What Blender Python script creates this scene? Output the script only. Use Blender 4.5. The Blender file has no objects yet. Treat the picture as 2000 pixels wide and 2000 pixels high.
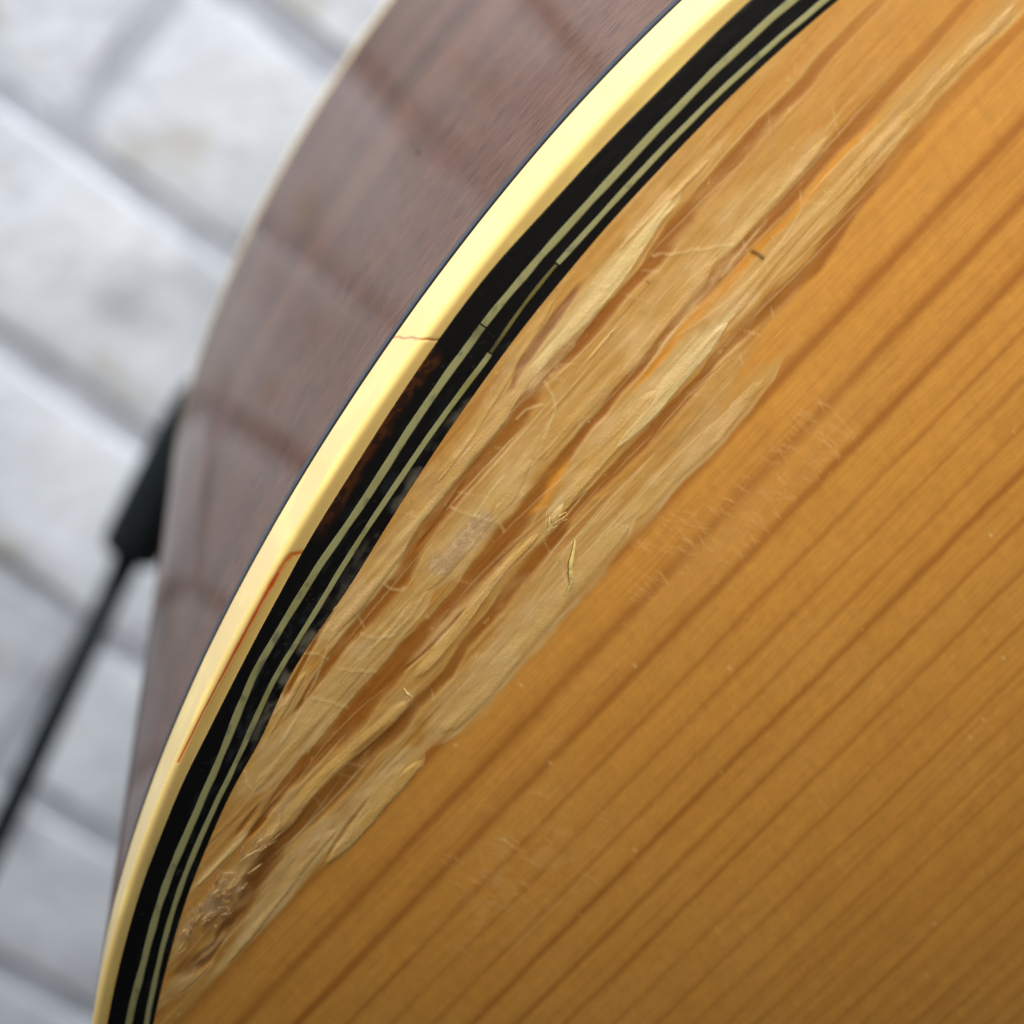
import bpy, math, random
import numpy as np
from mathutils import Matrix, Vector

random.seed(7); RNG = np.random.default_rng(11)
SC = bpy.context.scene
COL = SC.collection

# ----------------------------------------------------------------- frames
# Shop drawing frame in millimetres: x, y lie in the plane of the guitar top, z
# points out of it.  The guitar stands upright before the wall, so that frame is
# turned into the world (metres, Z up, the wall facing -Y) by MW.
UPV = Vector((math.cos(math.radians(51)), math.sin(math.radians(51)), 0))
ACR = Vector((UPV.y, -UPV.x, 0))
MW = Matrix(((ACR.x * .001, ACR.y * .001, 0, 0), (0, 0, -.001, 0), (UPV.x * .001, UPV.y * .001, 0, 0.95), (0, 0, 0, 1)))
MN = np.array(MW)[:3, :3]; MT = np.array(MW)[:3, 3]
def W(p):                                     # mm -> world metres, numpy (..., 3)
    return np.asarray(p, float) @ MN.T + MT
def WV(p): return Vector(W(p))
GR = 0.8455138                                # the grain direction in the top's plane
GU = np.array([math.cos(GR), math.sin(GR)]); GV = np.array([math.sin(GR), -math.cos(GR)])
def UV3(u, v, z):                             # grain frame (along, across, height) -> mm
    u, v, z = np.broadcast_arrays(np.asarray(u, float), v, z)
    return np.stack([u * GU[0] + v * GV[0], u * GU[1] + v * GV[1], z], -1)

# ----------------------------------------------------------------- camera
cam = bpy.data.cameras.new('camera'); cam_o = bpy.data.objects.new('camera', cam); COL.objects.link(cam_o)
RC = np.array([[0.9930808876, -0.0459229347, 0.1080806862], [0, -0.9203657285, -0.3910587243], [0.1174323237, 0.3883529450, -0.9139976146]])
r3 = MN * 1000
right, up, fwd = r3 @ RC[:, 0], r3 @ -RC[:, 1], r3 @ RC[:, 2]
pos = W([0, 0, 99.8])
cam_o.matrix_world = Matrix(((right[0], up[0], -fwd[0], pos[0]), (right[1], up[1], -fwd[1], pos[1]), (right[2], up[2], -fwd[2], pos[2]), (0, 0, 0, 1)))
cam.sensor_width = 36; cam.lens = 3554.449 / 2000 * 36
cam.clip_start = .005; cam.clip_end = 60
cam.dof.use_dof = True; cam.dof.focus_distance = .1093; cam.dof.aperture_fstop = 31; cam.dof.aperture_blades = 0
SC.camera = cam_o

# ----------------------------------------------------------------- light
world = bpy.data.worlds.new('World'); SC.world = world; world.use_nodes = True
bg = world.node_tree.nodes['Background']; bg.inputs[0].default_value = (.68, .66, .64, 1); bg.inputs[1].default_value = .055
def lamp(name, kind, loc, aim, power, color, **kw):
    l = bpy.data.lights.new(name, kind); o = bpy.data.objects.new(name, l); COL.objects.link(o)
    o.location = WV(loc); o.rotation_euler = (WV(aim) - WV(loc)).to_track_quat('-Z', 'Y').to_euler()
    l.energy = power; l.color = color
    for k, x in kw.items(): setattr(l, k, x)
    return o
def P3(e, n, z): return [ACR.x * e + UPV.x * n, ACR.y * e + UPV.y * n, z]
lamp('window_light', 'AREA', P3(-820, 900, -60), P3(0, -60, -330), 62, (.90, .95, 1.0), shape='RECTANGLE', size=.9, size_y=.6)
lamp('board_spot', 'SPOT', [45, 150, 430], [31, -3, 0], 9.6, (1.0, .905, .76), spot_size=math.radians(19.5), spot_blend=1., shadow_soft_size=.04)  # added close warm spot; its soft cone stands in for shade low on the top

SC.view_settings.view_transform = 'Standard'; SC.view_settings.look = 'None'
SC.view_settings.exposure = 0; SC.view_settings.gamma = 1
SC.render.engine = 'CYCLES'
SC.cycles.max_bounces = 6; SC.cycles.use_denoising = True

# ----------------------------------------------------------------- colours and sizes
MORTAR_A, MORTAR_B = (.42, .425, .46), (.52, .525, .56)
CREAM_RGB = (215, 184, 112); IVORY_RGB = (146, 144, 98)
BASE_RGB, RING_RGB = (204, 143, 59), (150, 84, 18)
JOINT_MM, ROD_R, CAP_R = 11.5, 3.4, 8.0

# ----------------------------------------------------------------- helpers
def lin(r, g, b):
    f = lambda c: (c / 255) / 12.92 if c / 255 <= .04045 else ((c / 255 + .055) / 1.055) ** 2.4
    return np.array([f(r), f(g), f(b)])
def tag(o, label=None, cat=None, kind=None, group=None):
    if label: o['label'] = label
    if cat: o['category'] = cat
    if kind: o['kind'] = kind
    if group: o['group'] = group
    return o
def link(name, me, mat, parent=None):
    o = bpy.data.objects.new(name, me); COL.objects.link(o)
    if mat: me.materials.append(mat)
    if parent: o.parent = parent
    return o
def empty(name, loc):
    o = bpy.data.objects.new(name, None); COL.objects.link(o); o.location = loc; o.empty_display_size = .02
    return o
def hash2(i, j, s):
    h = (i.astype(np.int64) * 374761393 + j.astype(np.int64) * 668265263 + s * 974634777) & 0x7fffffff
    h = ((h ^ (h >> 13)) * 1274126177) & 0x7fffffff
    return ((h ^ (h >> 16)) & 0xffff) / 65535.
def noise(x, y, s=0):                          # smooth value noise, 0..1
    x, y = np.broadcast_arrays(np.asarray(x, float), np.asarray(y, float))
    i, j = np.floor(x), np.floor(y); f, g = x - i, y - j
    f = f * f * (3 - 2 * f); g = g * g * (3 - 2 * g)
    return (hash2(i, j, s) * (1 - f) + hash2(i + 1, j, s) * f) * (1 - g) + (hash2(i, j + 1, s) * (1 - f) + hash2(i + 1, j + 1, s) * f) * g
def fbm(x, y, s=0, o=3):
    t, a, n = 0, .5, 0
    for k in range(o): t = t + a * noise(x * 2 ** k, y * 2 ** k, s + k); n += a; a *= .5
    return t / n
def sst(a, b, x): t = np.clip((x - a) / (b - a), 0, 1); return t * t * (3 - 2 * t)
def mixc(c, col, m): return c * (1 - m[..., None]) + np.asarray(col) * m[..., None]
def polydist(x, y, pts):
    d = np.full(np.shape(x), 1e9)
    for (a, b), (c, e) in zip(pts[:-1], pts[1:]):
        l2 = max((c - a) ** 2 + (e - b) ** 2, 1e-9)
        t = np.clip(((x - a) * (c - a) + (y - b) * (e - b)) / l2, 0, 1)
        d = np.minimum(d, np.hypot(x - a - t * (c - a), y - b - t * (e - b)))
    return d
def grid_mesh(name, pts, col=None, floats=None, keep=None, flip=False, smooth=True, closed=False, local=None):
    n, m = pts.shape[:2]
    me = bpy.data.meshes.new(name)
    w = W(pts).reshape(-1, 3) if local is None else pts.reshape(-1, 3)
    mm = m if closed else m - 1
    a, b = np.meshgrid(np.arange(n - 1), np.arange(mm), indexing='ij')
    b1 = (b + 1) % m
    q = np.stack([a * m + b, a * m + b1, (a + 1) * m + b1, (a + 1) * m + b], -1)
    if flip: q = q[..., ::-1]
    if keep is not None: q = q[keep]
    q = q.reshape(-1, 4).astype(np.int32)
    me.vertices.add(len(w)); me.vertices.foreach_set('co', w.ravel().astype(np.float32))
    me.loops.add(q.size); me.loops.foreach_set('vertex_index', q.ravel())
    me.polygons.add(len(q)); me.polygons.foreach_set('loop_start', np.arange(0, q.size, 4, dtype=np.int32))
    me.polygons.foreach_set('loop_total', np.full(len(q), 4, np.int32))
    me.polygons.foreach_set('use_smooth', np.full(len(q), smooth))
    me.update(calc_edges=True)
    if col is not None:
        at = me.color_attributes.new('Col', 'FLOAT_COLOR', 'POINT')
        at.data.foreach_set('color', np.concatenate([col.reshape(-1, 3), np.ones((n * m, 1))], 1).ravel().astype(np.float32))
    for k, x in (floats or {}).items():
        at = me.attributes.new(k, 'FLOAT', 'POINT'); at.data.foreach_set('value', np.broadcast_to(x, (n, m)).ravel().astype(np.float32))
    return me
class NT:                                      # small node-tree builder
    def __init__(s, name):
        s.m = bpy.data.materials.new(name); s.m.use_nodes = True; s.t = s.m.node_tree
        s.b = s.t.nodes['Principled BSDF']
    def n(s, kind, **kw):
        x = s.t.nodes.new(kind)
        for k, v in kw.items():
            if k.startswith('i_'): x.inputs[k[2:].replace('_', ' ')].default_value = v
            else: setattr(x, k, v)
        return x
    def l(s, a, b): s.t.links.new(a, b)
    def set(s, **kw):
        for k, v in kw.items(): s.b.inputs[k.replace('_', ' ')].default_value = v
    def attr(s, name): return s.n('ShaderNodeAttribute', attribute_name=name)
    def ramp(s, fac, stops):
        r = s.n('ShaderNodeValToRGB'); e = r.color_ramp.elements
        while len(e) < len(stops): e.new(.5)
        for k, (p, c) in zip(e, stops): k.position = p; k.color = (*c, 1)
        s.l(fac, r.inputs[0]); return r.outputs[0]
    def mix(s, f, a, b, mode='MIX'):
        x = s.n('ShaderNodeMix', data_type='RGBA', blend_type=mode)
        for sock, v in ((x.inputs[0], f), (x.inputs[6], a), (x.inputs[7], b)):
            if hasattr(v, 'links'): s.l(v, sock)
            else: sock.default_value = v if not isinstance(v, (tuple, list, np.ndarray)) else (*v, 1)
        return x.outputs[2]
    def bump(s, h, dist, strength=1., into=None):
        x = s.n('ShaderNodeBump'); x.inputs['Distance'].default_value = dist; x.inputs['Strength'].default_value = strength
        s.l(h, x.inputs['Height']); s.l(x.outputs[0], s.b.inputs['Normal']); return x
    def coords(s, scale, kind='Object'):
        tc = s.n('ShaderNodeTexCoord'); mp = s.n('ShaderNodeMapping'); mp.inputs['Scale'].default_value = scale
        s.l(tc.outputs[kind], mp.inputs[0]); return mp.outputs[0]

# ----------------------------------------------------------------- materials
# wood of the top: colour of wood and fibre is an attribute of the mesh, fine fibre grain is added here
def wood_mat():
    k = NT('amber_spruce'); c = k.attr('Col'); gl = k.attr('gloss')
    nz = k.n('ShaderNodeTexNoise', i_Scale=9000., i_Detail=3.); k.l(k.coords((1, 1, 1)), nz.inputs['Vector'])
    col = k.mix(.16, c.outputs['Color'], k.ramp(nz.outputs[0], [(.3, (.45, .42, .38)), (.7, (1, 1, 1))]), 'MULTIPLY')
    k.l(col, k.b.inputs['Base Color'])
    mr = k.n('ShaderNodeMapRange'); mr.inputs[3].default_value = .62; mr.inputs[4].default_value = .45; k.l(gl.outputs['Fac'], mr.inputs[0]); k.l(mr.outputs[0], k.b.inputs['Roughness'])
    mc = k.n('ShaderNodeMath', operation='MULTIPLY'); mc.inputs[1].default_value = .55; k.l(gl.outputs['Fac'], mc.inputs[0]); k.l(mc.outputs[0], k.b.inputs['Coat Weight'])
    k.set(Coat_Roughness=.22, Coat_IOR=1.5)
    k.bump(nz.outputs[0], .00002, .35)
    return k.m
def fibre_mat():
    k = NT('torn_spruce_fibre'); c = k.attr('Col')
    nz = k.n('ShaderNodeTexNoise', i_Scale=7000., i_Detail=4.); k.l(k.coords((1, 1, 1)), nz.inputs['Vector'])
    col = k.mix(.2, c.outputs['Color'], k.ramp(nz.outputs[0], [(.3, (.5, .47, .42)), (.7, (1, 1, 1))]), 'MULTIPLY')
    k.l(col, k.b.inputs['Base Color']); k.set(Roughness=.5, Coat_Weight=.45, Coat_Roughness=.2)
    k.bump(nz.outputs[0], .00003, .5)
    return k.m
def plastic(name, rough, coat=0., bump=.0, spec=.5):
    k = NT(name); c = k.attr('Col'); k.l(c.outputs['Color'], k.b.inputs['Base Color']); k.set(Roughness=rough, Coat_Weight=coat, Coat_Roughness=.1, Specular_IOR_Level=spec)
    nz = k.n('ShaderNodeTexNoise', i_Scale=2500., i_Detail=3.); k.l(k.coords((1, 1, 1)), nz.inputs['Vector'])
    if bump: k.bump(nz.outputs[0], .00001, bump)
    return k.m
def side_mat():
    k = NT('dark_rosewood'); uv = k.n('ShaderNodeAttribute', attribute_name='along'); uz = k.n('ShaderNodeAttribute', attribute_name='down')
    cx = k.n('ShaderNodeCombineXYZ'); k.l(uv.outputs['Fac'], cx.inputs[0]); k.l(uz.outputs['Fac'], cx.inputs[1])
    def nz(sx, sy, det, sc=1.):
        mp = k.n('ShaderNodeMapping'); mp.inputs['Scale'].default_value = (sx, sy, 1); k.l(cx.outputs[0], mp.inputs[0])
        t = k.n('ShaderNodeTexNoise', i_Scale=sc, i_Detail=det); k.l(mp.outputs[0], t.inputs['Vector']); return t.outputs[0]
    band = nz(.012, .09, 3.); fine = nz(.30, 1.5, 5.); pore = nz(.55, 3.4, 2.)
    col = k.ramp(band, [(.3, SIDE_A), (.5, SIDE_B), (.7, SIDE_C)])
    col = k.mix(.55, col, k.ramp(fine, [(.25, (.35, .3, .28)), (.6, (1, 1, 1)), (.85, (1.35, 1.2, 1.1))]), 'MULTIPLY')
    col = k.mix(.6, col, k.ramp(pore, [(.36, (.22, .18, .18)), (.45, (1, 1, 1))]), 'MULTIPLY')
    k.l(col, k.b.inputs['Base Color']); k.set(Roughness=.5, Specular_IOR_Level=0., Coat_Weight=SIDE_COAT, Coat_Roughness=.05, Coat_IOR=1.5)
    k.bump(fine, .00002, .15)
    return k.m
SIDE_A, SIDE_B, SIDE_C, SIDE_COAT = (.066, .030, .017), (.092, .042, .024), (.125, .060, .035), .44
def brick_mat():
    k = NT('whitewashed_brick'); co = k.coords((1, 1, 1)); oi = k.n('ShaderNodeObjectInfo')
    off = k.n('ShaderNodeVectorMath', operation='ADD'); k.l(co, off.inputs[0]); k.l(oi.outputs['Location'], off.inputs[1])
    big = k.n('ShaderNodeTexNoise', i_Scale=22., i_Detail=3.); k.l(off.outputs[0], big.inputs['Vector'])
    sm = k.n('ShaderNodeTexNoise', i_Scale=140., i_Detail=4.); k.l(off.outputs[0], sm.inputs['Vector'])
    st = k.n('ShaderNodeTexNoise', i_Scale=30., i_Detail=2.); st.noise_dimensions = '4D'; st.inputs['W'].default_value = 3.; k.l(off.outputs[0], st.inputs['Vector'])
    col = k.ramp(big.outputs[0], [(.30, (.50, .505, .53)), (.44, (.70, .71, .74)), (.62, (.80, .81, .84))])
    col = k.mix(k.ramp(st.outputs[0], [(.60, (0, 0, 0)), (.72, (.75, .75, .75))]), col, (.56, .50, .40))
    col = k.mix(.35, col, k.ramp(sm.outputs[0], [(.3, (.6, .6, .6)), (.6, (1, 1, 1))]), 'MULTIPLY')
    vr = k.n('ShaderNodeMapRange'); vr.inputs[3].default_value = .90; vr.inputs[4].default_value = 1.05; k.l(oi.outputs['Random'], vr.inputs[0])
    vm = k.n('ShaderNodeVectorMath', operation='SCALE'); k.l(col, vm.inputs[0]); k.l(vr.outputs[0], vm.inputs['Scale'])
    k.l(vm.outputs[0], k.b.inputs['Base Color']); k.set(Roughness=.85, Specular_IOR_Level=.1)
    k.bump(sm.outputs[0], .0015, .5)
    return k.m
def noisy(name, c1, c2, scale, rough, bump=.0, dist=.001, metal=0.):
    k = NT(name); n = k.n('ShaderNodeTexNoise', i_Scale=scale, i_Detail=4.); k.l(k.coords((1, 1, 1)), n.inputs['Vector'])
    k.l(k.ramp(n.outputs[0], [(.35, c1), (.65, c2)]), k.b.inputs['Base Color']); k.set(Roughness=rough, Metallic=metal, Specular_IOR_Level=.12)
    if bump: k.bump(n.outputs[0], dist, bump)
    return k.m
M_WOOD, M_FIBRE = wood_mat(), fibre_mat(); M_HAIR = plastic('loose_spruce_fibre', .8, 0., 0., .1)
M_CREAM, M_BLACK, M_IVORY, M_SIDE = plastic('aged_cream_celluloid', .33, .3, .15), plastic('black_celluloid', .34, 0., .2, .25), plastic('greyed_ivory_celluloid', .4, .2, .2), side_mat()
M_BRICK = brick_mat(); M_MORTAR = noisy('painted_grey_mortar', MORTAR_A, MORTAR_B, 60., .9, .6, .002)
M_RUBBER = noisy('black_rubber', (.006, .008, .009), (.012, .015, .016), 300., .6); M_ROD = noisy('black_steel', (.004, .006, .007), (.007, .009, .01), 200., .55)

# ----------------------------------------------------------------- measured shapes (mm)
OFF_INNER = [(-68.86, 1.21), (-62.3, 1.18), (-58.65, 1.15), (-54.76, 1.26), (-51.32, 1.24), (-47.83, 1.45), (-42.31, 1.51), (-39.94, 1.47), (-36.5, 1.47), (-34.14, 1.34), (-28.01, 1.35), (-18.23, 1.1), (-13.91, 1.06), (-8.77, 1.38), (-4.0, 1.45), (0.21, 1.56), (7.12, 1.33)]
OFF_W1 = [(-68.73, 2.3), (-63.56, 2.45), (-59.31, 2.31), (-53.52, 2.54), (-48.49, 2.6), (-43.21, 2.16), (-34.94, 2.4), (-30.25, 2.69), (-16.44, 2.47), (-12.36, 2.57), (-7.62, 2.75), (-0.95, 2.76), (8.19, 2.64)]
OFF_W2 = [(-68.57, 3.48), (-63.26, 3.36), (-58.8, 3.27), (-53.23, 3.42), (-48.38, 3.64), (-42.92, 3.4), (-37.35, 3.67), (-32.01, 3.71), (-17.4, 3.85), (-13.96, 3.58), (-11.11, 3.62), (-8.77, 3.75), (-1.95, 3.78), (9.81, 3.82)]
OFF_WOOD = [(-68.51, 3.98), (-62.14, 3.95), (-57.61, 3.89), (-52.78, 4.0), (-48.79, 4.08), (-44.89, 4.53), (-42.33, 4.12), (-38.58, 4.31), (-33.85, 4.74), (-14.72, 4.43), (-11.28, 4.46), (-7.06, 4.43), (-2.64, 4.47), (10.69, 4.26)]
CRACK_LONG = [(-49.96, 0.26), (-48.27, 0.32), (-45.99, 0.38), (-43.15, 0.47), (-40.33, 0.49), (-37.53, 0.46), (-35.29, 0.48), (-34.58, 0.62), (-34.25, 1.12)]
CRACK_ACROSS = [(-20.02, -1.22), (-19.54, -0.66), (-19.17, 0.16), (-18.74, 1.22)]
GROOVES = {
  'Z': [(-42.58, 35.59, 0.14), (-40.57, 35.25, 0.24), (-38.48, 35.05, 0.34), (-36.54, 34.9, 0.4), (-34.49, 34.86, 0.5), (-32.94, 34.82, 0.53), (-31.38, 34.76, 0.56), (-29.63, 34.13, 0.56), (-27.89, 33.94, 0.52), (-25.41, 33.75, 0.49), (-23.25, 33.72, 0.52), (-21.36, 33.69, 0.58), (-19.47, 33.52, 0.57), (-17.47, 33.15, 0.47), (-16.27, 32.84, 0.28), (-14.99, 33.02, 0.53), (-13.52, 33.19, 0.53), (-11.58, 33.12, 0.44), (-10.27, 33.21, 0.31), (-9.09, 33.16, 0.31), (-7.42, 33.15, 0.43), (-6.24, 33.02, 0.49), (-5.17, 32.86, 0.55), (-2.44, 32.77, 0.52), (-0.15, 32.69, 0.45), (2.25, 32.59, 0.39), (4.83, 32.78, 0.36), (7.88, 32.62, 0.33), (11.28, 32.9, 0.27), (14.29, 32.78, 0.23)],
  'Y': [(-51.27, 38.83, 0.18), (-49.16, 38.59, 0.28), (-47.36, 38.42, 0.35), (-45.2, 38.41, 0.49), (-42.93, 38.65, 0.7), (-40.81, 38.64, 0.76), (-38.8, 38.46, 0.69), (-37.35, 38.52, 0.69), (-35.03, 38.26, 0.61), (-32.62, 38.36, 0.51), (-30.5, 38.31, 0.54), (-28.93, 38.23, 0.6), (-27.16, 38.22, 0.67), (-25.6, 37.88, 0.73), (-24.22, 37.95, 0.6), (-22.5, 37.7, 0.43), (-21.08, 37.5, 0.46), (-19.87, 37.28, 0.39), (-18.43, 37.26, 0.29), (-17.28, 37.08, 0.26), (-15.9, 37.1, 0.26), (-14.36, 36.96, 0.26), (-12.57, 37.0, 0.26), (-10.48, 36.79, 0.25), (-8.11, 36.65, 0.32), (-6.43, 36.76, 0.41), (-4.92, 36.63, 0.44), (-2.99, 36.68, 0.44), (-0.46, 36.78, 0.44), (1.83, 36.67, 0.43), (4.1, 36.56, 0.49), (7.42, 36.62, 0.49), (10.75, 36.66, 0.36), (12.23, 36.67, 0.3), (14.7, 36.58, 0.27), (17.51, 36.51, 0.24)],
  'YO': [(-13.15, 37.54, 0.16), (-10.92, 37.53, 0.19), (-8.73, 37.25, 0.25), (-7.46, 37.33, 0.29), (-5.31, 37.43, 0.28), (-3.48, 37.36, 0.28), (-0.7, 37.52, 0.25), (1.69, 37.41, 0.22), (4.34, 37.25, 0.19), (7.1, 37.39, 0.15)],
  'YP': [(-23.35, 38.12, 0.17), (-22.49, 38.4, 0.23), (-21.21, 37.87, 0.26), (-19.75, 37.59, 0.2)],
  'A': [(-58.6, 42.15, 0.3), (-56.02, 41.88, 0.52), (-53.93, 41.26, 0.66), (-50.71, 40.7, 0.58), (-48.87, 40.92, 0.54), (-46.32, 41.01, 0.57), (-44.32, 41.09, 0.64), (-42.01, 40.92, 0.56), (-40.22, 41.14, 0.56), (-39.35, 41.29, 0.46), (-37.69, 41.18, 0.38), (-36.28, 41.29, 0.35), (-34.77, 41.29, 0.35), (-32.76, 40.86, 0.34), (-29.27, 40.7, 0.41), (-27.6, 40.53, 0.44), (-25.56, 40.44, 0.47), (-23.58, 40.42, 0.44), (-22.23, 40.05, 0.37), (-20.3, 40.06, 0.33), (-19.28, 40.22, 0.33), (-17.46, 40.27, 0.36), (-14.72, 40.33, 0.43), (-11.92, 40.31, 0.39), (-10.58, 40.34, 0.33), (-9.37, 40.07, 0.32), (-8.02, 40.08, 0.39), (-6.33, 40.17, 0.48), (-3.82, 40.39, 0.51), (-1.51, 40.73, 0.48), (2.2, 39.96, 0.44), (5.97, 39.86, 0.41), (9.9, 39.72, 0.37), (16.0, 39.92, 0.31), (20.58, 40.06, 0.27)],
  'SLIT1': [(-51.65, 38.84, 0.11), (-50.29, 38.79, 0.18), (-48.96, 38.67, 0.18), (-48.08, 38.71, 0.14)],
  'SLIT2': [(-51.77, 38.11, 0.11), (-50.6, 38.01, 0.14), (-49.35, 37.96, 0.11)],
  'SLIT3': [(-49.53, 43.73, 0.07), (-48.24, 43.52, 0.15), (-46.41, 43.27, 0.14), (-44.95, 43.12, 0.11)],
  'SLIT4': [(-36.29, 39.0, 0.07), (-34.56, 39.19, 0.1), (-32.71, 39.27, 0.1), (-30.97, 39.22, 0.07)],
  'SLIT5': [(-29.46, 34.23, 0.1), (-27.99, 34.19, 0.13), (-26.06, 33.94, 0.13), (-24.37, 33.69, 0.1)],
  'LOW1': [(-62.83, 41.87, 0.37), (-61.7, 42.04, 0.52), (-60.46, 42.34, 0.52), (-58.86, 42.35, 0.22)],
  'LOW2': [(-61.2, 42.71, 0.19), (-59.43, 42.38, 0.3), (-57.78, 41.92, 0.33), (-56.25, 41.97, 0.18)],
  'E1': [(-42.5, 34.52, 0.14), (-39.89, 33.82, 0.13), (-38.43, 33.52, 0.13), (-36.03, 33.08, 0.1)],
  'W0': [(-18.3, 31.99, 0.19), (-16.53, 31.43, 0.31), (-13.76, 31.15, 0.28), (-11.23, 30.86, 0.15)],
}
TUFT = (-23.12, 39.59)
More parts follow.
